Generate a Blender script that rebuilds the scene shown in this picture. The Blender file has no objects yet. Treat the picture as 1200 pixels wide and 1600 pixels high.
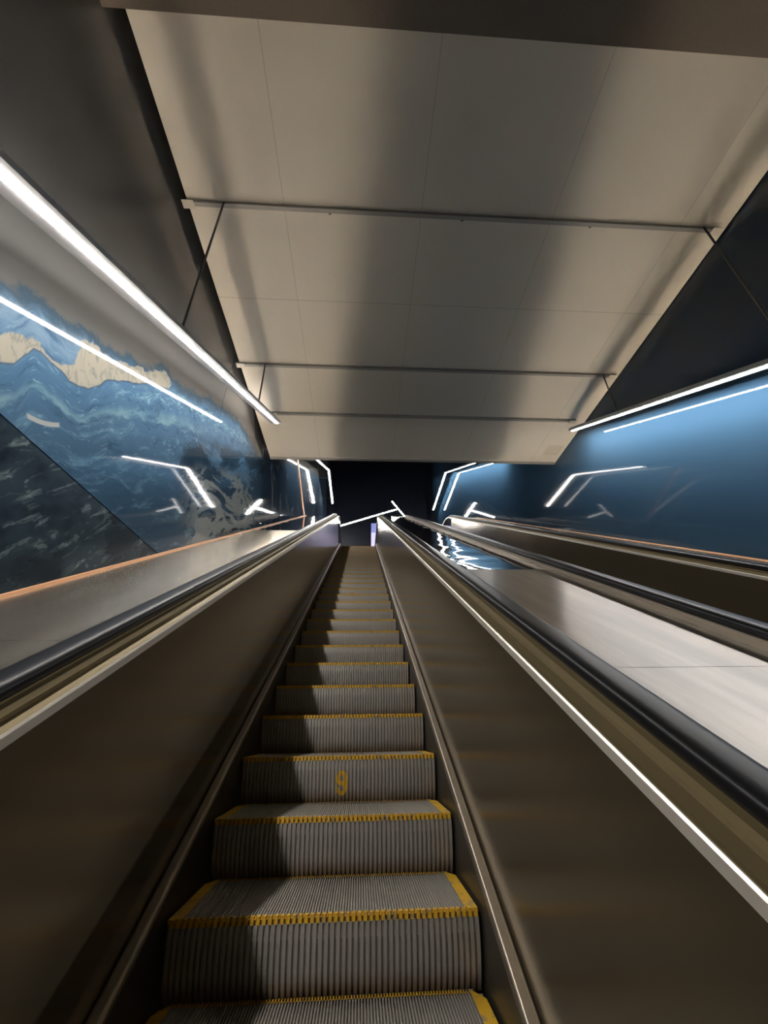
import bpy, bmesh, math, random
from mathutils import Vector, Matrix
random.seed(7)
SC = bpy.context.scene
COL = SC.collection
R = math.radians
A = R(30)
CA, SA = math.cos(A), math.sin(A)

def inc(x, s, n):
    """escalator slope coordinates (across, along the slope, square to it) -> world"""
    return Vector((x, s * CA - n * SA, s * SA + n * CA))

# ------------------------------------------------------------------ materials
class NT:
    def __init__(self, name):
        self.m = bpy.data.materials.new(name)
        self.m.use_nodes = True
        self.t = self.m.node_tree
        self.b = self.t.nodes['Principled BSDF']
    def n(self, kind, **kw):
        o = self.t.nodes.new(kind)
        for k, v in kw.items():
            if k in o.inputs.keys():
                self.put(o.inputs[k], v)
            else:
                setattr(o, k, v)
        return o
    def put(self, sock, v):
        if isinstance(v, bpy.types.NodeSocket):
            self.t.links.new(v, sock)
        else:
            if sock.type == 'RGBA' and len(v) == 3:
                v = (*v, 1)
            sock.default_value = v
    def bs(self, **kw):
        for k, v in kw.items():
            self.put(self.b.inputs[k.replace('_', ' ')], v)
        return self
    def math(self, op, a, b=0.0, c=None, clamp=False):
        o = self.t.nodes.new('ShaderNodeMath'); o.operation = op; o.use_clamp = clamp
        self.put(o.inputs[0], a); self.put(o.inputs[1], b)
        if c is not None: self.put(o.inputs[2], c)
        return o.outputs[0]
    def ramp(self, x, a, b, smooth=True):
        o = self.t.nodes.new('ShaderNodeMapRange')
        o.interpolation_type = 'SMOOTHSTEP' if smooth else 'LINEAR'
        self.put(o.inputs['Value'], x); self.put(o.inputs['From Min'], a); self.put(o.inputs['From Max'], b)
        return o.outputs[0]
    def mix(self, f, a, b):
        o = self.t.nodes.new('ShaderNodeMix'); o.data_type = 'RGBA'
        self.put(o.inputs[0], f); self.put(o.inputs[6], a); self.put(o.inputs[7], b)
        return o.outputs[2]
    def noise(self, vec, scale, detail=4, rough=.55, dist=0.0):
        o = self.t.nodes.new('ShaderNodeTexNoise')
        self.put(o.inputs['Vector'], vec)
        self.put(o.inputs['Scale'], scale); self.put(o.inputs['Detail'], detail)
        self.put(o.inputs['Roughness'], rough); self.put(o.inputs['Distortion'], dist)
        return o.outputs[0]
    def pos(self):
        return self.t.nodes.new('ShaderNodeTexCoord').outputs['Object']
    def xyz(self, v):
        o = self.t.nodes.new('ShaderNodeSeparateXYZ'); self.put(o.inputs[0], v)
        return o.outputs
    def vec(self, x, y, z):
        o = self.t.nodes.new('ShaderNodeCombineXYZ')
        for i, v in enumerate((x, y, z)): self.put(o.inputs[i], v)
        return o.outputs[0]
    def scale(self, v, sx, sy, sz):
        o = self.t.nodes.new('ShaderNodeMapping'); self.put(o.inputs['Vector'], v)
        o.inputs['Scale'].default_value = (sx, sy, sz)
        return o.outputs[0]
    def curve(self, x, x0, x1, pts, y0, y1):
        """piecewise-linear curve through pts (x, y)"""
        o = self.t.nodes.new('ShaderNodeFloatCurve')
        self.put(o.inputs['Value'], self.ramp(x, x0, x1, False))
        c = o.mapping.curves[0]
        P = [((a - x0) / (x1 - x0), (b - y0) / (y1 - y0)) for a, b in pts]
        c.points[0].location = P[0]; c.points[1].location = P[-1]
        for q in P[1:-1]: c.points.new(*q)
        for q in c.points: q.handle_type = 'VECTOR'
        o.mapping.update()
        return self.math('MULTIPLY_ADD', o.outputs[0], y1 - y0, y0)
    def bump(self, h, strength, dist):
        o = self.t.nodes.new('ShaderNodeBump')
        self.put(o.inputs['Height'], h); o.inputs['Strength'].default_value = strength; o.inputs['Distance'].default_value = dist
        self.put(self.b.inputs['Normal'], o.outputs[0])
        return self

M = {}
def simple(name, col, rough=.5, metal=0., spec=.5, var=.0, vscale=6.0):
    k = NT(name)
    c = col
    if var:
        f = k.noise(k.pos(), vscale, 5)
        c = k.mix(f, tuple(x * (1 - var) for x in col), tuple(min(1, x * (1 + var)) for x in col))
    k.bs(Base_Color=c, Roughness=rough, Metallic=metal, Specular_IOR_Level=spec)
    M[name] = k.m
    return k

def slope_coords(k):
    x, y, z = k.xyz(k.pos())
    s = k.math('ADD', k.math('MULTIPLY', y, CA), k.math('MULTIPLY', z, SA))
    n = k.math('SUBTRACT', k.math('MULTIPLY', z, CA), k.math('MULTIPLY', y, SA))
    return x, s, n

simple('ceiling_paint', (.62, .57, .49), .55, var=.03, vscale=2)
simple('soffit_paint', (.20, .165, .13), .9, var=.12, vscale=60)
simple('batten_paint', (.36, .34, .31), .45)
simple('gap_black', (.006, .006, .006), .9)
simple('rod_steel', (.10, .10, .10), .4, .6)
simple('housing_paint', (.30, .30, .31), .4)
simple('skirt_steel', (.055, .048, .038), .38, .5)
simple('trim_steel', (.36, .31, .25), .38, .85)
simple('bright_strip', (.74, .68, .58), .32, .55)
simple('channel_steel', (.20, .155, .078), .40, .45)
simple('rubber_black', (.009, .009, .010), .33, 0, .20)
simple('copper_strip', (.62, .33, .17), .4, .35)
simple('floor_stone', (.10, .10, .105), .4, var=.2)
simple('hall_black', (.010, .011, .014), .6)
simple('hall_navy', (.030, .037, .060), .45)
simple('polished_steel', (.50, .50, .52), .06, 1.0)

def emit(name, col, st):
    k = NT(name)
    k.bs(Base_Color=(.8, .8, .8), Emission_Color=col, Emission_Strength=st)
    M[name] = k.m
emit('led_white', (1.0, .955, .91), 104.0)
emit('added_glow', (1.0, .955, .91), 58.0)  # glow added to lift the upper left wall

# brushed panel of the balustrades
k = NT('panel_bronze')
x, s, n = slope_coords(k)
f = k.noise(k.vec(k.math('MULTIPLY', x, 3), k.math('MULTIPLY', s, .5), k.math('MULTIPLY', n, 5)), 1.4, 3)
k.bs(Base_Color=k.mix(f, (.160, .131, .085), (.188, .157, .105)), Metallic=.72, Roughness=.21, Specular_IOR_Level=.4)
M['panel_bronze'] = k.m

# deck sheets: satin stainless ground across the slope, a little buckled
for nm, rgh, an, met, bs_, dim in (('deck_satin', .24, .94, .93, .0, 1.0), ('deck_worn', .30, .90, .93, .03, .44), ('deck_polished', .03, 0.0, .97, .38, .8)):
    k = NT(nm)
    x, s, n = slope_coords(k)
    w = k.noise(k.vec(k.math('MULTIPLY', x, 1.1), k.math('MULTIPLY', s, 1.5), 0.0), 1.5, 1.0, .4)
    sm = k.noise(k.vec(k.math('MULTIPLY', x, 7), k.math('MULTIPLY', s, .8), 0.0), 1.5, 4)
    lo, hi = [tuple(v * dim * f_ for v in ((.80, .71, .58) if dim == 1 else (.80, .75, .68))) for f_ in ((.86, 1.0) if dim == 1 else (.78, 1.05))]
    k.bs(Base_Color=k.mix(k.ramp(sm, .35, .65), lo, hi), Metallic=met, Roughness=k.math('MULTIPLY_ADD', sm, rgh * .4, rgh * .8), Anisotropic=an)
    k.put(k.b.inputs['Tangent'], k.vec(0.0, CA, SA))
    if bs_: k.bump(w, bs_, .02)
    M[nm] = k.m

# steps
k = NT('step_aluminium')
f = k.noise(k.pos(), 9, 5)
k.bs(Base_Color=k.mix(f, (.345, .322, .288), (.455, .428, .384)), Metallic=.35, Roughness=.45)
M['step_aluminium'] = k.m
k = NT('riser_aluminium')
x, y, z = k.xyz(k.pos())
f = k.noise(k.pos(), 7, 5)
foot_tone = k.math('MULTIPLY', k.ramp(z, -.13, -.215), k.math('ADD', f, .25), clamp=True)  # patchy brown, stronger towards the foot of the riser
k.bs(Base_Color=k.mix(foot_tone, k.mix(f, (.305, .29, .264), (.405, .382, .348)), (.10, .06, .03)), Metallic=.35, Roughness=.48)
M['riser_aluminium'] = k.m
k = NT('yellow_paint')
f = k.noise(k.pos(), 26, 6, .65)
k.bs(Base_Color=k.mix(k.ramp(f, .50, .68), (.62, .36, .02), (.30, .22, .12)), Roughness=.55)
M['yellow_paint'] = k.m
simple('orange_mark', (.50, .25, .03), .6)

# ---- painted sea on the left wall
STROKE_S, STROKE_N, STROKE_K, STROKE_L = 2.175, 1.692, -.03, .115
def sea_material(name, lower=False):
    k = NT(name)
    x, s, n = slope_coords(k)
    P = k.vec(s, n, 0.0)
    w2 = k.noise(k.scale(P, 1, 1, 1), 3.2, 3)
    if lower:
        f1 = k.noise(k.vec(k.math('ADD', k.math('MULTIPLY', s, 2.0), k.math('MULTIPLY', w2, 1.0)), k.math('MULTIPLY', k.math('ADD', n, k.math('MULTIPLY', s, -.30)), 7.5), 3.0), 2.3, 8, .68, .4)
        f2 = k.noise(k.vec(k.math('MULTIPLY', s, 1.5), k.math('MULTIPLY', n, 2.4), 8.0), 1.6, 3)
        c = k.mix(k.ramp(f2, .35, .65), (.006, .012, .020), (.020, .034, .045))
        c = k.mix(k.math('MULTIPLY', k.ramp(f1, .52, .70), k.ramp(f2, .34, .64)), c, (.150, .200, .205))
        k.bs(Base_Color=c, Roughness=.22, Specular_IOR_Level=.30)
        M[name] = k.m
        return
    n1 = k.noise(P, 5.5, 6, .62, .6)
    n1c = k.math('SUBTRACT', n1, .5)
    CLO = [(1.5, 1.93), (1.925, 1.917), (2.0, 1.932), (2.055, 1.99), (2.113, 2.045), (2.158, 2.044), (2.221, 2.017), (2.305, 1.99), (2.359, 1.959), (2.435, 1.945), (2.517, 1.96), (2.606, 2.0), (2.70, 2.065), (2.83, 2.095), (2.94, 2.128), (3.1, 2.155), (3.27, 2.195), (3.5, 2.222), (3.6, 2.30)]
    CUP = [(1.5, 2.03), (1.925, 2.04), (2.0, 2.06), (2.1, 2.087), (2.151, 2.078), (2.205, 2.04), (2.288, 2.02), (2.332, 2.027), (2.379, 2.055), (2.41, 2.10), (2.445, 2.216), (2.585, 2.24), (2.70, 2.212), (2.885, 2.228), (3.065, 2.272), (3.13, 2.255), (3.3, 2.31), (3.46, 2.37), (3.6, 2.30)]
    TOP = [(0.0, 2.28), (1.93, 2.278), (2.16, 2.29), (2.38, 2.268), (2.7, 2.245), (2.94, 2.262), (3.13, 2.29), (3.5, 2.385), (3.68, 2.31), (4.27, 2.346), (5.0, 2.36), (5.5, 2.335), (5.97, 2.19), (6.83, 2.0), (8.0, 2.1), (14.0, 2.2)]
    sj = k.math('MULTIPLY_ADD', k.math('SUBTRACT', k.noise(P, 9, 4, .6, .5), .5), .16, s)
    lowl = k.math('ADD', k.curve(s, 1.5, 3.6, CLO, 1.8, 2.4), k.math('MULTIPLY', n1c, .05))
    upl = k.math('ADD', k.curve(sj, 1.5, 3.6, CUP, 1.8, 2.4), k.math('MULTIPLY', n1c, .16))
    below = k.math('SUBTRACT', lowl, n)          # distance under the cloud
    # brush strokes follow the swell under the cloud and flatten out lower down
    follow = k.math('MULTIPLY', k.math('SUBTRACT', lowl, 2.05), k.ramp(below, .9, .0))
    bend = k.math('SUBTRACT', n, follow)
    bend = k.math('MULTIPLY_ADD', k.math('SUBTRACT', w2, .5), .13, bend)
    strokes = k.noise(k.vec(k.math('MULTIPLY', s, 2.4), k.math('MULTIPLY', bend, 9), 1.0), 1.5, 7, .66, .5)
    fine = k.noise(k.vec(k.math('MULTIPLY', s, 9), k.math('MULTIPLY', bend, 30), 5.0), 1.5, 5, .62, .5)
    depth = k.ramp(n, .95, 2.25)
    base = k.mix(depth, (.022, .046, .076), (.062, .130, .212))
    base = k.mix(k.math('MULTIPLY', k.ramp(strokes, .52, .70), .70), base, (.095, .180, .245))
    base = k.mix(k.math('MULTIPLY', k.ramp(strokes, .48, .32), .60), base, (.022, .050, .088))
    # two pale turquoise swells
    sw = k.math('ADD', k.math('MULTIPLY_ADD', k.math('SUBTRACT', strokes, .5), .16, bend), k.math('MULTIPLY', k.math('SUBTRACT', s, 2.0), .02))
    b1 = k.math('MULTIPLY', k.ramp(k.math('ABSOLUTE', k.math('SUBTRACT', sw, 1.86)), .055, .0), k.ramp(strokes, .34, .60))
    base = k.mix(k.math('MULTIPLY', b1, k.math('MULTIPLY', k.ramp(s, 4.6, 3.4), .75)), base, (.150, .250, .285))
    b2 = k.math('MULTIPLY', k.ramp(k.math('ABSOLUTE', k.math('SUBTRACT', sw, 1.98)), .06, .0), k.ramp(fine, .42, .62))
    base = k.mix(k.math('MULTIPLY', b2, k.math('MULTIPLY', k.ramp(s, 2.6, 3.2), .7)), base, (.170, .290, .330))
    base = k.mix(k.math('MULTIPLY', k.ramp(fine, .58, .70), k.math('MULTIPLY', k.ramp(n, 1.2, 1.9), .55)), base, (.200, .310, .350))
    pale = k.math('MULTIPLY', k.math('MULTIPLY', k.ramp(n, 1.98, 2.16), k.ramp(s, 2.75, 2.3)), k.ramp(strokes, .30, .60))
    base = k.mix(k.math('MULTIPLY', pale, .7), base, (.17, .235, .30))
    # dark blotches, then grey-white foam lower down
    dk = k.noise(k.vec(k.math('MULTIPLY', s, .42), n, 4.0), 2.2, 6, .6, .5)
    dmask = k.math('MULTIPLY', k.ramp(s, 3.3, 4.0), k.ramp(n, 2.02, 1.85))
    base = k.mix(k.math('MULTIPLY', k.ramp(dk, .46, .62), k.math('MULTIPLY', dmask, .85)), base, (.008, .015, .026))
    fo = k.noise(k.vec(k.math('MULTIPLY', s, .42), k.math('MULTIPLY', n, 1.1), 12.5), 2.3, 8, .64, 1.3)
    fm = k.math('MULTIPLY', k.ramp(k.math('ABSOLUTE', k.math('SUBTRACT', fo, .54)), .075, .03), k.math('MULTIPLY', k.ramp(s, 3.6, 4.3), k.ramp(n, 1.72, 1.50)))
    fm = k.math('MULTIPLY', fm, k.ramp(s, 6.5, 6.0))
    base = k.mix(k.math('MULTIPLY', fm, .85), base, (.160, .180, .175))
    # strokes of white in the stretch beyond the ceiling
    st = k.noise(k.vec(k.math('MULTIPLY', s, .9), k.math('MULTIPLY', n, .45), 21.0), 1.9, 3, .5, .6)
    far = k.ramp(s, 6.6, 7.0)
    base = k.mix(k.math('MULTIPLY', far, .8), base, (.034, .058, .092))
    base = k.mix(k.math('MULTIPLY', k.math('MULTIPLY', k.ramp(k.math('ABSOLUTE', k.math('SUBTRACT', st, .55)), .022, .010), far), .8), base, (.17, .20, .215))
    # one loose white stroke on the open blue
    du = k.math('SUBTRACT', s, STROKE_S)
    dv = k.math('SUBTRACT', n, k.math('MULTIPLY_ADD', k.math('MULTIPLY', du, du), 1.2, k.math('MULTIPLY_ADD', du, STROKE_K, STROKE_N)))
    stk = k.math('MULTIPLY', k.ramp(k.math('ABSOLUTE', du), STROKE_L, STROKE_L - .02), k.ramp(k.math('ABSOLUTE', dv), .016, .009))
    base = k.mix(k.math('MULTIPLY', stk, .9), base, (.30, .31, .30))
    # cream cloud bank
    cl = k.math('MULTIPLY', k.ramp(below, .004, -.008), k.ramp(k.math('SUBTRACT', upl, n), -.004, .012))
    cl = k.math('MULTIPLY', cl, k.ramp(s, 3.6, 3.52))
    veins = k.noise(k.vec(k.math('MULTIPLY', s, 1.6), k.math('MULTIPLY', n, .9), 2.0), 5, 5, .6, 1.6)
    cream = k.mix(k.math('MULTIPLY', k.ramp(k.math('ABSOLUTE', k.math('SUBTRACT', veins, .52)), .045, .0), .7), (.265, .250, .205), (.15, .15, .14))
    edge = k.math('MULTIPLY', k.ramp(k.math('ABSOLUTE', below), .012, .002), k.ramp(s, 3.6, 3.5))
    base = k.mix(k.math('MULTIPLY', edge, .7), base, (.05, .06, .075))
    base = k.mix(cl, base, cream)
    # the painting fades into plain charcoal at the top
    top = k.math('ADD', k.curve(s, 0.0, 14.0, TOP, 1.8, 2.5), k.math('MULTIPLY', k.math('SUBTRACT', k.noise(P, 4.6, 6, .66, .4), .5), .26))
    haze = k.math('SUBTRACT', n, top)
    base = k.mix(k.math('MULTIPLY', k.ramp(haze, -.12, .0), k.math('SUBTRACT', 1.0, cl)), base, (.045, .075, .105))
    base = k.mix(k.ramp(haze, -.015, .04), base, (.112, .110, .106))
    k.bs(Base_Color=base, Roughness=.045, Specular_IOR_Level=.34)
    wv = k.noise(k.vec(k.math('MULTIPLY', s, .5), k.math('MULTIPLY', n, .8), 0.0), 1.0, 2, .4)
    k.bump(wv, .05, .02)
    M[name] = k.m
sea_material('mural_sea')
sea_material('mural_deep', True)

# ---- right wall: blue below, near black above the light
k = NT('wall_blue')
x, s, n = slope_coords(k)
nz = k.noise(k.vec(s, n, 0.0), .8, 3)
blue = k.mix(k.ramp(n, .7, 2.3), (.020, .048, .084), (.058, .132, .225))  # glow under the light bar painted in as paler blue
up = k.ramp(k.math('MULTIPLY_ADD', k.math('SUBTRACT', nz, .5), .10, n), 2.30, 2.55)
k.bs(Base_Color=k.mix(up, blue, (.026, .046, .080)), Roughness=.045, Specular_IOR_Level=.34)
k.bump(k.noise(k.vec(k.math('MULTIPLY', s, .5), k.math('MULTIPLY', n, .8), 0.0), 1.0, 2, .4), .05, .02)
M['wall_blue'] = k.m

# ------------------------------------------------------------------ mesh helpers
def link(name, bm, mat, parent=None, smooth=False):
    me = bpy.data.meshes.new(name)
    bmesh.ops.recalc_face_normals(bm, faces=bm.faces)
    bm.to_mesh(me); bm.free()
    if smooth:
        for p in me.polygons: p.use_smooth = True
    me.materials.append(M[mat])
    o = bpy.data.objects.new(name, me)
    COL.objects.link(o)
    if parent: o.parent = parent
    return o
def box(bm, x0, x1, y0, y1, z0, z1, f=None):
    f = f or (lambda x, y, z: Vector((x, y, z)))
    v = [bm.verts.new(f(x, y, z)) for x in (x0, x1) for y in (y0, y1) for z in (z0, z1)]
    for q in ((0, 1, 3, 2), (4, 6, 7, 5), (0, 4, 5, 1), (2, 3, 7, 6), (0, 2, 6, 4), (1, 5, 7, 3)):
        bm.faces.new([v[i] for i in q])
    return v
def tag(o, label=None, cat=None, group=None, kind=None):
    if label: o['label'] = label
    if cat: o['category'] = cat
    if group: o['group'] = group
    if kind: o['kind'] = kind
    return o
def thing(name, loc, label, cat, group=None):
    o = bpy.data.objects.new(name, None); COL.objects.link(o)
    o.location = loc; o.empty_display_size = .1
    return tag(o, label, cat, group)
def struct(name, bm, mat):
    return tag(link(name, bm, mat), kind='structure')
def prism(bm, loops):
    """loft a list of closed loops of points, capped"""
    rings = [[bm.verts.new(p) for p in l] for l in loops]
    m = len(rings[0])
    for a, b in zip(rings, rings[1:]):
        for i in range(m):
            j = (i + 1) % m
            bm.faces.new((a[i], a[j], b[j], b[i]))
    bm.faces.new(rings[0][::-1]); bm.faces.new(rings[-1])
def sheet(bm, loops):
    rings = [[bm.verts.new(p) for p in l] for l in loops]
    for a, b in zip(rings, rings[1:]):
        for i in range(len(a) - 1):
            bm.faces.new((a[i], a[i + 1], b[i + 1], b[i]))

# path of the step noses: up the slope, over a crest, along the landing
ZL = 6.03
YI = ZL / math.tan(A)
RC = 1.1
TL = RC * math.tan(A / 2)
YEND = 12.7
S_START = -3.2
S_CREST = ZL / SA - TL          # slope length where the bend begins
ARC = RC * A
def path(u):
    """u = length from the slope origin; returns (y, z, ny, nz)"""
    if u <= S_CREST:
        return u * CA, u * SA, -SA, CA
    if u <= S_CREST + ARC:
        t = A - (u - S_CREST) / RC
        cy = YI + TL; cz = ZL - RC
        return cy - RC * math.sin(t), cz + RC * math.cos(t), -math.sin(t), math.cos(t)
    return YI + TL + (u - S_CREST - ARC), ZL, 0.0, 1.0
U_END = S_CREST + ARC + (YEND - YI - TL)
def stations(u0, u1, n_in=10):
    us = [u0]
    if u0 < S_CREST:
        us += [u0 + (min(S_CREST, u1) - u0) * i / n_in for i in range(1, n_in + 1)]
    if u1 > S_CREST:
        us += [S_CREST + ARC * i / 12 for i in range(1, 13) if S_CREST + ARC * i / 12 > u0]
        if u1 > S_CREST + ARC: us.append(u1)
    return us
def sweep(bm, prof, us, cx=0.0, side=1, org=(0, 0, 0)):
    loops = []
    for u in us:
        y, z, ny, nz = path(u)
        loops.append([Vector((cx + side * d - org[0], y + n * ny - org[1], z + n * nz - org[2])) for d, n in prof])
    prism(bm, loops)
def rrect(d0, d1, n0, n1, r, k=5):
    pts = []
    for cx, cy, a0 in ((d1 - r, n1 - r, 0), (d0 + r, n1 - r, 90), (d0 + r, n0 + r, 180), (d1 - r, n0 + r, 270)):
        for i in range(k + 1):
            a = R(a0 + 90 * i / k)
            pts.append((cx + r * math.cos(a), cy + r * math.sin(a)))
    return pts

# ------------------------------------------------------------------ steps
SW = .4915       # half width of a step
PIT = .405
S0 = 1.272
def ribs(x0, x1, pitch, low, high, duty=.5):
    """(x, height) outline across a ribbed face"""
    n = max(1, round((x1 - x0) / pitch)); p = (x1 - x0) / n
    out = []
    for i in range(n):
        a = x0 + i * p
        out += [(a, low), (a + p * (1 - duty) * .8, low), (a + p * (1 - duty), high), (a + p * .97, high)]
    out.append((x1, low))
    return out
def tread_patch(bm, x0, x1, y0, y1, pitch=.0091, low=-.012, high=0.0, duty=.46):
    o = ribs(x0, x1, pitch, low, high, duty)
    sheet(bm, [[Vector((x, y, h)) for x, h in o] for y in (y0, y1)])
    # closed front ends of the ribs
def riser_pt(t):                 # t degrees 0..31, the path the step below takes
    return PIT * (1 - math.cos(R(t))), -PIT * math.sin(R(t))
def riser_patch(bm, x0, x1, t0, t1, off=0.0, k=8):
    o = ribs(x0, x1, .0187, .012, 0.0, .58)
    loops = []
    for i in range(k + 1):
        y, z = riser_pt(t0 + (t1 - t0) * i / k)
        loops.append([Vector((x, y + h + off, z)) for x, h in o])
    sheet(bm, loops)

bm = bmesh.new()
tread_patch(bm, -SW + .036, SW - .036, .014, PIT - .022)
box(bm, -SW, SW, .012, PIT - .004, -.06, -.010)
TREAD = bm
bm = bmesh.new()
riser_patch(bm, -SW, SW, 2.6, 31)
box(bm, -SW + .004, SW - .004, .066, .10, -.19, -.012)
RISER = bm
bm = bmesh.new()
tread_patch(bm, -SW + .002, SW - .002, -.001, .016, .0187, -.006, .001, .6)      # front lip
riser_patch(bm, -SW + .002, SW - .002, 0, 2.8, -.0012, 2)
tread_patch(bm, -SW + .030, SW - .030, PIT - .024, PIT - .003, .0091, -.006, .001)
for sx in (-1, 1):                                                            # side strips, clipped at the corners
    pts = [(SW - .001, .05), (SW - .001, PIT - .06), (SW - .040, PIT - .003), (SW - .040, .012), (SW - .001, 0.0)]
    lo = [bm.verts.new((sx * a, b, -.010)) for a, b in pts]; hi = [bm.verts.new((sx * a, b, .0015)) for a, b in pts]
    bm.faces.new(hi); bm.faces.new(lo)
    for i in range(5):
        bm.faces.new((lo[i], lo[(i + 1) % 5], hi[(i + 1) % 5], hi[i]))
BORDER = bm

def nine_inside(u, v):
    """figure nine in a unit box, u across -1..1, v up -1..1 (round head, curled tail)"""
    hu, hv = u / .80, (v - .38) / .60
    r = math.hypot(hu, hv)
    if .40 < r < 1.0: return True
    if u > .26 and u < .82 and -.45 < v < .4: return True
    tu, tv = u / .80, (v + .40) / .58
    r = math.hypot(tu, tv)
    if .42 < r < 1.0 and tv < .05 and u > -.75: return True
    return False
def mark_mesh(fn, cx, zc, hw, hh):
    bm = bmesh.new()
    nx, nz = 44, 40
    def surf(x, z):
        t = math.degrees(math.asin(min(1, -z / PIT))); y, _ = riser_pt(t)
        fr = ((x + SW) / (.983 / 53)) % 1.0
        h = .0045 if fr < .30 else (.0 if fr < .97 else .003)
        return Vector((x, y + h - .0009, z))
    for i in range(nx):
        for j in range(nz):
            u = -1 + 2 * (i + .5) / nx; v = -1 + 2 * (j + .5) / nz
            if fn(u, v) and random.random() > .04:
                x0 = cx + hw * (-1 + 2 * i / nx); x1 = cx + hw * (-1 + 2 * (i + 1) / nx)
                z0 = zc + hh * (-1 + 2 * j / nz); z1 = zc + hh * (-1 + 2 * (j + 1) / nz)
                bm.faces.new([bm.verts.new(surf(*p)) for p in ((x0, z0), (x1, z0), (x1, z1), (x0, z1))])
    return bm

# ------------------------------------------------------------------ escalators
def build_escalator(cx, label, with_steps):
    root = thing('escalator', (cx, YEND, ZL), label, 'escalator')
    org = (cx, YEND, ZL)
    us = stations(S_START, U_END)
    u_pol = S_CREST - .25
    lower = stations(S_START, u_pol); upper = [u_pol - .002] + [u for u in us if u > u_pol]
    for sd in (-1, 1):
        def part(name, prof, mat, u=us, smooth=False):
            bm = bmesh.new(); sweep(bm, prof, u, cx, sd, org)
            return link(name, bm, mat, root, smooth)
        part('skirt_panel', [(.503, -.42), (.512, -.42), (.512, .052), (.503, .052)], 'skirt_steel')
        part('skirt_trim', rrect(.505, .545, .045, .075, .010), 'trim_steel')
        part('inner_panel', [(.546, .02), (.56, .02), (.58, .852), (.566, .852)], 'panel_bronze', lower)
        p = part('landing_panel', [(.546, .02), (.56, .02), (.58, .852), (.566, .852)], 'polished_steel', upper)
        tag(p, 'polished steel panel over the crest')
        part('panel_trim', [(.560, .852), (.573, .852), (.575, .866), (.571, .873), (.566, .875), (.562, .871)], 'bright_strip')
        part('handrail_channel', [(.574, .79), (.69, .79), (.69, .893), (.650, .893), (.650, .884), (.634, .882), (.630, .868), (.622, .864), (.592, .861), (.586, .866), (.574, .866)], 'channel_steel')
        part('handrail', [(.672 + .044 * math.copysign(abs(math.cos(R(a))) ** .55, math.cos(R(a))), .910 + (.024 if math.sin(R(a)) > 0 else .016) * math.copysign(abs(math.sin(R(a))) ** .75, math.sin(R(a)))) for a in range(0, 360, 9)], 'rubber_black', smooth=True)
        part('handrail_guide', [(.668, .80), (.714, .80), (.714, .880), (.704, .893), (.668, .893)], 'trim_steel')
        bm = bmesh.new(); sweep(bm, rrect(.560, .700, .02, .86, .03), [U_END - .004, U_END + .03], cx, sd, org)
        link('newel_end', bm, 'polished_steel', root)
    # comb and landing plate
    bm = bmesh.new()
    y0 = YI + TL + .55
    box(bm, -.545, .545, y0 - YEND, YEND + .9 - YEND, -.02, .004)
    for i in range(54):
        x = -.49 + .98 * i / 53
        box(bm, x - .003, x + .003, y0 - .09 - YEND, y0 - YEND, -.012, .001)
    link('landing_plate', bm, 'trim_steel', root)
    if with_steps:
        tm = bpy.data.meshes.new('step'); TREAD.to_mesh(tm); tm.materials.append(M['step_aluminium'])
        rm = bpy.data.meshes.new('riser'); RISER.to_mesh(rm); rm.materials.append(M['riser_aluminium'])
        ym = bpy.data.meshes.new('yellow_border'); BORDER.to_mesh(ym); ym.materials.append(M['yellow_paint'])
        for kk in range(-3, 29):
            u = S0 + PIT * kk
            y, z, _, _ = path(u)
            st = bpy.data.objects.new('step', tm); COL.objects.link(st); st.parent = root
            st.location = (0, y - YEND, z - ZL)
            for nm, me in (('riser', rm), ('yellow_border', ym)):
                c = bpy.data.objects.new(nm, me); COL.objects.link(c); c.parent = st
            if kk == 2:
                link('number_marking', mark_mesh(nine_inside, .012, -.120, .037, .056), 'yellow_paint', st)
                tag(st, 'step with a yellow 9 painted on its riser')
            if kk == 12:
                link('paint_marking', mark_mesh(lambda u_, v_: math.hypot(u_ * (1.4 - .5 * v_), v_) < .75 and math.hypot(u_, v_ - .1) > .22, -.03, -.11, .06, .06), 'orange_mark', st)
                tag(st, 'step with a small orange smear on its riser')
    else:
        bm = bmesh.new()                     # the running band, hidden behind its handrail in the photo
        pts = []
        for kk in range(-8, 29):
            y, z, _, _ = path(S0 + PIT * kk)
            pts += [(y + .05, z - .2), (y, z)]
        prism(bm, [[Vector((x, y - YEND, z - ZL)) for y, z in pts] + [Vector((x, y - YEND, z - ZL - .3)) for y, z in pts[::-1]] for x in (-SW, SW)])
        link('step_band', bm, 'step_aluminium', root)
    return root
X2 = 2.09
build_escalator(0.0, 'empty escalator climbing straight ahead, its ribbed yellow edged steps in full view', True)
build_escalator(X2, 'second escalator to the right beside the blue wall, steps hidden behind its handrail', False)

# ------------------------------------------------------------------ decks between handrails and walls
XL, XR = -1.52, 3.48
def deck(x0, x1, label, joints, pol=99, mat='deck_satin'):
    root = thing('cladding_deck', inc((x0 + x1) / 2, 0, .86), label, 'cladding')
    org = root.location
    cuts = [S_START] + joints + [U_END]
    for a, b in zip(cuts, cuts[1:]):
        bm = bmesh.new()
        us = [u for u in stations(S_START, U_END) if a + .01 < u < b - .01]
        sweep(bm, [(x0, .838), (x1, .838), (x1, .86), (x0, .86)], [a + .0012] + us + [b - .0012], 0, 1, org)
        link('deck_panel', bm, 'deck_polished' if a >= pol else mat, root)
    bm = bmesh.new(); sweep(bm, [(x0 + .01, .80), (x1 - .01, .80), (x1 - .01, .835), (x0 + .01, .835)], stations(S_START, U_END), 0, 1, org)
    link('deck_frame', bm, 'gap_black', root)
deck(XL + .002, -.716, 'satin steel sloping deck between the painted sea wall and the left handrail', [1.35, 3.75, 6.15, 8.55, 10.9], 6.1)
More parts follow.
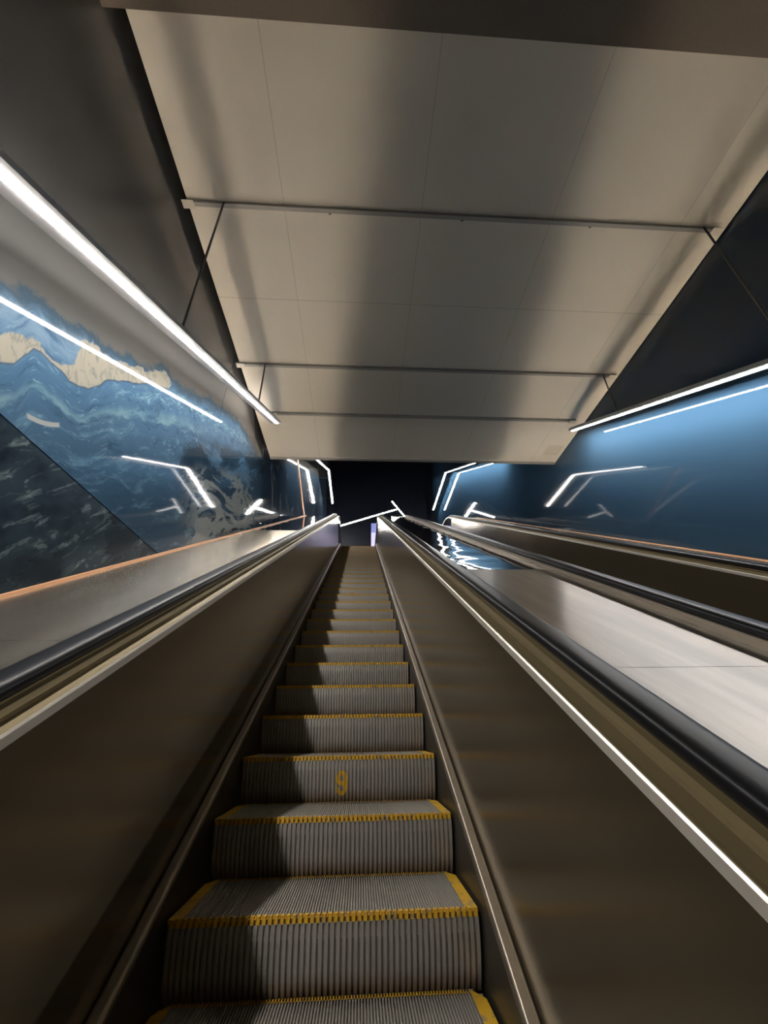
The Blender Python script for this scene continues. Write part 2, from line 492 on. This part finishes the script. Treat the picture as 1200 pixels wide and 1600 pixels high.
deck(.716, X2 - .716, 'wide satin steel deck between the two escalators, mirroring the lights', [1.10, 2.75, 5.2, 7.6, 10.0], 2.7, 'deck_worn')
deck(X2 + .716, XR - .002, 'narrow steel deck between the far right handrail and the blue wall', [1.1, 3.5, 5.9, 8.3, 10.9])
for sd, x in (('left', XL), ('right', XR)):
    bm = bmesh.new(); g = 1 if sd == 'left' else -1
    e = .017 if sd == 'left' else .011
    sweep(bm, [(x + g * .001, .8605), (x + g * e, .8605), (x + g * e * .8, .859 + e), (x + g * .001, .8605 + e)], stations(S_START, U_END))
    tag(link('edge_strip', bm, 'copper_strip'), 'thin copper edge strip along the foot of the %s' % ('painted sea wall' if sd == 'left' else 'blue wall'), 'edge strip')

# ------------------------------------------------------------------ walls
YB, ZT, ZB, YN = 16.0, 14.2, -3.0, -5.0
bm = bmesh.new(); box(bm, XL - .26, XL - .06, YN, YB, ZB, ZT); struct('wall_left', bm, 'gap_black')
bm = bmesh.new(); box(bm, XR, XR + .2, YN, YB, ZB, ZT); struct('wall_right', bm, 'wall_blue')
bm = bmesh.new()
box(bm, XL - .22, XR + .2, YB + .03, YB + .2, ZL - .3, ZT)
nr = 84
for i in range(nr):
    x = XL - .2 + (XR - XL + .4) * (i + .5) / nr
    box(bm, x - .017, x + .017, YB, YB + .03, ZL - .3, ZT)
struct('wall_back', bm, 'hall_navy')
bm = bmesh.new(); box(bm, XL - .22, XR + .2, 5.3, YB + .2, ZT, ZT + .2); struct('ceiling_hall', bm, 'hall_black')
bm = bmesh.new(); box(bm, XL - .02, XR, YEND + .04, YB, ZL - .3, ZL - .03); struct('floor', bm, 'floor_stone')

ZS = 2.42      # level joint in the mural
def mural_panel(poly, mat, label):
    """poly in wall plane as (y, z); 20 mm sheet standing on the wall"""
    bm = bmesh.new()
    prism(bm, [[Vector((x, y, z)) for y, z in poly] for x in (XL - .02, XL)])
    return tag(link('mural_panel', bm, mat), label, 'mural panel')
def zdeck(y): # height of the deck on the wall
    return (y + .80 * SA) * math.tan(A) + .80 * CA
g = .004
y_hit = (ZS - .80 * CA) / math.tan(A) - .80 * SA
mural_panel([(YN, ZB), (-.2, ZB), (y_hit, ZS - g), (YN, ZS - g)], 'mural_deep', 'dark choppy sea panel low on the left, under the slanting dark joint')
ZC = 5.25
mural_panel([(YN, ZS + g), (y_hit, ZS + g), (2.98 - g, zdeck(2.98)), (2.98 - g, 5.60), (YN, 5.60)], 'mural_sea', 'blue sea panel with cream cloud bank, fading to charcoal around the left light')
mural_panel([(2.98 + g, zdeck(2.98)), (4.97 - g, zdeck(4.97)), (4.97 - g, 5.60), (2.98 + g, 5.60)], 'mural_sea', 'blue sea panel with grey foam, between two upright joints before the ceiling edge')
mural_panel([(4.97 + g, zdeck(4.97)), (10.5, zdeck(10.5) - .3), (YB - .01, ZL), (YB - .01, ZT), (4.97 + g, ZT)], 'mural_sea', 'glossy dark sea panel beyond the ceiling edge, with white strokes and mirrored lights')
# slanting copper trim on the far mural
bm = bmesh.new()
p0, p1 = Vector((XL, 7.80, 7.16)), Vector((XL, 9.56, 6.54))
d = (p1 - p0).normalized(); nn = Vector((0, -d.z, d.y))
prism(bm, [[p + nn * a + Vector((b, 0, 0)) for a, b in ((-.045, .001), (.045, .001), (.045, .014), (-.045, .014))] for p in (p0, p1)])
tag(link('copper_trim', bm, 'copper_strip'), 'pale copper trim slanting across the far glossy sea wall', 'trim')

# ------------------------------------------------------------------ ceiling
k = NT('ceiling_sheet')
x, y, z = k.xyz(k.pos())
def line(v, at, w): return k.math('LESS_THAN', k.math('ABSOLUTE', k.math('SUBTRACT', v, at)), w)
seam = None
for at in (-.62, .60, 1.80, 3.02):
    l = line(x, at, .0035); seam = l if seam is None else k.math('MAXIMUM', seam, l)
for at in (2.16, ):
    seam = k.math('MAXIMUM', seam, line(y, at, .0045))
f = k.noise(k.pos(), 1.6, 4)
k.bs(Base_Color=k.mix(k.math('MULTIPLY', seam, .35), k.mix(f, (.68, .63, .545), (.76, .705, .61)), (.25, .23, .2)), Roughness=.5, Specular_IOR_Level=.3)
M['ceiling_sheet'] = k.m
YC1 = 5.07
XCL = XL + .065
bm = bmesh.new(); box(bm, XCL, XR - .012, .14, YC1, ZC, ZC + .32); struct('ceiling', bm, 'ceiling_sheet')
bm = bmesh.new(); box(bm, XL - .02, XR, .14, YC1 - .02, ZC + .322, ZC + .36); struct('ceiling_slab', bm, 'gap_black')
bm = bmesh.new(); box(bm, XCL, XR - .012, YC1 - .055, YC1 + .006, ZC - .014, ZC + .02); struct('trim_1', bm, 'batten_paint')
bm = bmesh.new(); box(bm, XL + .001, XR - .001, YN, .150, ZC - .20, ZC + .3); struct('ceiling_near', bm, 'soffit_paint')
pos_words = ('nearest the viewer, longest in the picture', 'second from the viewer, midway along the ceiling', 'shortest in the picture, near the far edge')
for yb, w in zip((1.272, 3.045, 3.93), pos_words):
    t = thing('ceiling_batten', (.98, yb, ZC), 'thin grey batten across the pale ceiling, ' + w, 'batten', 'battens across the ceiling')
    bm = bmesh.new(); x0, x1 = (XL + .03 - .98, XR - .06 - .98)
    if yb > 3.5: x0 += .25; x1 -= .12
    box(bm, x0, x1, -.017, .017, -.038, 0); link('rail', bm, 'batten_paint', t)
    for xe in (x0, x1):
        bm = bmesh.new(); sg = 1 if xe == x0 else -1
        box(bm, min(xe, xe + sg * .10), max(xe, xe + sg * .10), -.034, .034, -.044, -.0385); link('end_bracket', bm, 'ceiling_paint', t)
    for i in range(3):
        bm = bmesh.new(); bmesh.ops.create_cone(bm, cap_ends=True, segments=10, radius1=.012, radius2=.012, depth=.012, matrix=Matrix.Translation((-1.2 + 1.2 * i, .03, -.006)))
        link('bolt', bm, 'rod_steel', t)
t = thing('access_hatch', (3.28, 4.68, ZC), 'small square access hatch in the pale ceiling, near its right far corner', 'hatch')
bm = bmesh.new(); box(bm, -.105, .105, -.105, .105, -.004, 0); link('hatch_door', bm, 'ceiling_paint', t)
bm = bmesh.new()
for a in ((-.125, .125, -.125, -.110), (-.125, .125, .110, .125), (-.125, -.110, -.110, .110), (.110, .125, -.110, .110)):
    box(bm, *a, -.007, 0)
link('hatch_frame', bm, 'ceiling_paint', t)

# ------------------------------------------------------------------ linear lights
def light_bar(p0, p1, label, rods=(), up=None, hw=.060, lw=.021, arms=(), wall=0, lh=.001):
    """bar from p0 to p1 (underside centre line)"""
    p0, p1 = Vector(p0), Vector(p1)
    d = (p1 - p0).normalized()
    up = Vector(up) if up else Vector((0, 0, 1))
    side = d.cross(up).normalized(); upv = side.cross(d).normalized()
    root = thing('light_bar', p0, label, 'light')
    def sec(p, pts): return [p - p0 + side * a + upv * b for a, b in pts]
    wl, wr = hw, hw
    if wall:                                        # deeper lip towards the wall, shaped to screen the added glow
        sg = 1 if (side.x > 0) == (wall > 0) else -1
        wl, wr = (hw, .085) if sg > 0 else (.085, hw)
    bm = bmesh.new(); pr = [(-wl, .0), (wr, .0), (wr, .012), (wr * .55, .05), (-wl * .55, .05), (-wl, .012)]
    if wall: pr = [(-wl, .0), (wr, .0), (wr, .027), (wr - .004, .027), (wr - .004, .012), (.026, .0125), (.026, .05), (-.026, .05), (-.026, .0125), (-wl + .004, .012), (-wl + .004, .027), (-wl, .027)]
    prism(bm, [sec(p0, pr), sec(p1, pr)]); link('housing', bm, 'housing_paint', root)
    bm = bmesh.new(); pr = [(-lw, -.0005), (-lw, -lh), (-lw * .7, -lh - .004), (lw * .7, -lh - .004), (lw, -lh), (lw, -.0005)]
    a0, a1 = p0 + d * .006, p1 - d * .006
    ns = max(6, int((a1 - a0).length / .22))
    prism(bm, [sec(a0 + (a1 - a0) * i / ns, pr) for i in range(ns + 1)]); link('diffuser', bm, 'led_white', root)
    if wall:                                        # glow strip added at the back to brighten the wall above
        bm = bmesh.new(); pr = [(sg * a_, b_) for a_, b_ in ((.0265, .014), (.031, .014), (.031, .038), (.0265, .038))]
        prism(bm, [sec(a0 + (a1 - a0) * i / ns, pr) for i in range(ns + 1)]); tag(link('added_wall_glow', bm, 'added_glow', root), 'glow strip added to brighten the wall above')
        bm = bmesh.new(); pr = [(sg * a_, b_) for a_, b_ in ((.0262, .0385), (.037, .0385), (.037, .046), (.0262, .046))]  # cover added to hold the added glow back from the ceiling
        prism(bm, [sec(p0, pr), sec(p1, pr)]); link('added_glow_cover', bm, 'housing_paint', root)
    for q in (p0, p1):
        bm = bmesh.new(); pr = [(-wl - .002, -.002), (wr + .002, -.002), (wr + .002, .014), (wr * .6, .053), (-wl * .6, .053), (-wl - .002, .014)]
        e = d * (.004 if q is p0 else -.004)
        prism(bm, [sec(q - e, pr), sec(q + e * .2, pr)]); link('end_cap', bm, 'housing_paint', root)
    for yq, zt in rods:
        t_ = (yq - p0.y) / (p1.y - p0.y); c = p0 + (p1 - p0) * t_ + upv * .05
        bm = bmesh.new()
        bmesh.ops.create_cone(bm, cap_ends=True, segments=10, radius1=.009, radius2=.009, depth=zt - c.z, matrix=Matrix.Translation(Vector((c.x, c.y, (zt + c.z) / 2)) - p0))
        link('suspension_rod', bm, 'rod_steel', root)
    for yq in arms:
        t_ = (yq - p0.y) / (p1.y - p0.y); c = p0 + (p1 - p0) * t_ + upv * .03
        xw = XL if p0.x < 1 else XR
        bm = bmesh.new(); a_ = sorted((c.x - p0.x, xw - p0.x))
        box(bm, a_[0], a_[1], c.y - p0.y - .014, c.y - p0.y + .014, c.z - p0.z - .012, c.z - p0.z + .012)
        link('wall_arm', bm, 'rod_steel', root)
    return root
NL = 2.405
def on(x, y): return (x, y, y * math.tan(A) + NL / CA)
XA, XB = -1.13, 3.23
light_bar(on(XA, -2.6), on(XA, 3.93), 'long white light bar sloping along the left sea wall up to the ceiling', [(1.27, ZC - .038), (3.045, ZC - .038)], wall=-1)
light_bar(on(XB, -2.6), on(XB, 3.97), 'long white light bar sloping along the right blue wall up to the ceiling', [(1.27, ZC - .038), (3.045, ZC - .038)])
ZU = 11.85 * math.tan(A) + NL / CA
light_bar(on(XA, 6.5), on(XA, 11.8), 'sloping white light bar beyond the ceiling edge, on the left', arms=(8.9, 11.4))
light_bar((XA, 11.88, ZU), (XA, 14.3, ZU), 'level white light bar at the top of the left wall, above the landing', arms=(12.4, 13.9))
light_bar(on(XB, 6.9), on(XB, 11.95), 'sloping white light bar beyond the ceiling edge, on the right', arms=(9.2, 11.6))
light_bar((XB, 12.03, ZU + .08), (XB, 14.9, ZU + .08), 'level white light bar at the top of the right wall, above the landing', arms=(12.5, 14.4))
light_bar((-1.2, 15.945, 9.27), (1.72, 15.945, 10.28), 'long tilted white light bar on the dark ribbed end wall', up=(0, 1, 0), hw=.04)
light_bar((1.50, 15.87, 10.66), (2.06, 15.87, 9.88), 'short white light bar crossing the tip of the long one on the end wall', up=(0, 1, 0), hw=.04)

# lit screen behind the right newel
emit('screen_lilac', (.62, .56, 1.0), .9)
emit('screen_blue', (.10, .14, .60), .8)
t = thing('lit_screen', (.97, 15.97, 8.1), 'lilac and blue lit screen on the dark end wall, mostly hidden behind the right balustrade', 'screen')
bm = bmesh.new(); box(bm, -.46, .46, -.05, .03, -.05, 1.45); link('screen_frame', bm, 'hall_black', t)
bm = bmesh.new(); box(bm, -.44, .44, -.058, -.051, -.02, .95); tag(link('screen_face', bm, 'screen_lilac', t), 'lilac lower part of the screen')
bm = bmesh.new(); box(bm, -.44, .44, -.058, -.051, .955, 1.42); tag(link('screen_face', bm, 'screen_blue', t), 'deep blue upper part of the screen')

# ------------------------------------------------------------------ world, camera
w = bpy.data.worlds.new('World'); SC.world = w; w.use_nodes = True
w.node_tree.nodes['Background'].inputs[0].default_value = (.9, .72, .5, 1)
w.node_tree.nodes['Background'].inputs[1].default_value = .008

cd = bpy.data.cameras.new('Camera'); cam = bpy.data.objects.new('Camera', cd); COL.objects.link(cam)
SC.camera = cam
cd.sensor_fit = 'VERTICAL'; cd.sensor_height = 24.0; cd.lens = 637.2 / 1600 * 24.0
cd.clip_start = .02; cd.clip_end = 100
ya, pi_, ro = R(3.12), R(-1.58), R(.79)
def s2w(v): return Vector((v[0], v[1] * CA - v[2] * SA, v[1] * SA + v[2] * CA))
fw = Vector((math.sin(ya) * math.cos(pi_), math.cos(ya) * math.cos(pi_), math.sin(pi_)))
ri = Vector((math.cos(ya), -math.sin(ya), 0)); u_ = ri.cross(fw)
r2 = math.cos(ro) * ri + math.sin(ro) * u_; u2 = -math.sin(ro) * ri + math.cos(ro) * u_
fw, r2, u2 = s2w(fw), s2w(r2), s2w(u2)
m = Matrix((r2, u2, -fw)).transposed().to_4x4()
m.translation = s2w((.098, 0, 1.321))
cam.matrix_world = m

SC.view_settings.view_transform = 'Standard'
SC.view_settings.look = 'None'
SC.view_settings.gamma = 1
SC.view_settings.use_curve_mapping = False
SC.view_settings.exposure = 0.0
SC.cycles.max_bounces = 10
SC.cycles.diffuse_bounces = 4
SC.cycles.glossy_bounces = 6
SC.cycles.sample_clamp_indirect = 0
SC.cycles.sample_clamp_direct = 0
SC.cycles.blur_glossy = 0.0
SC.cycles.use_denoising = True
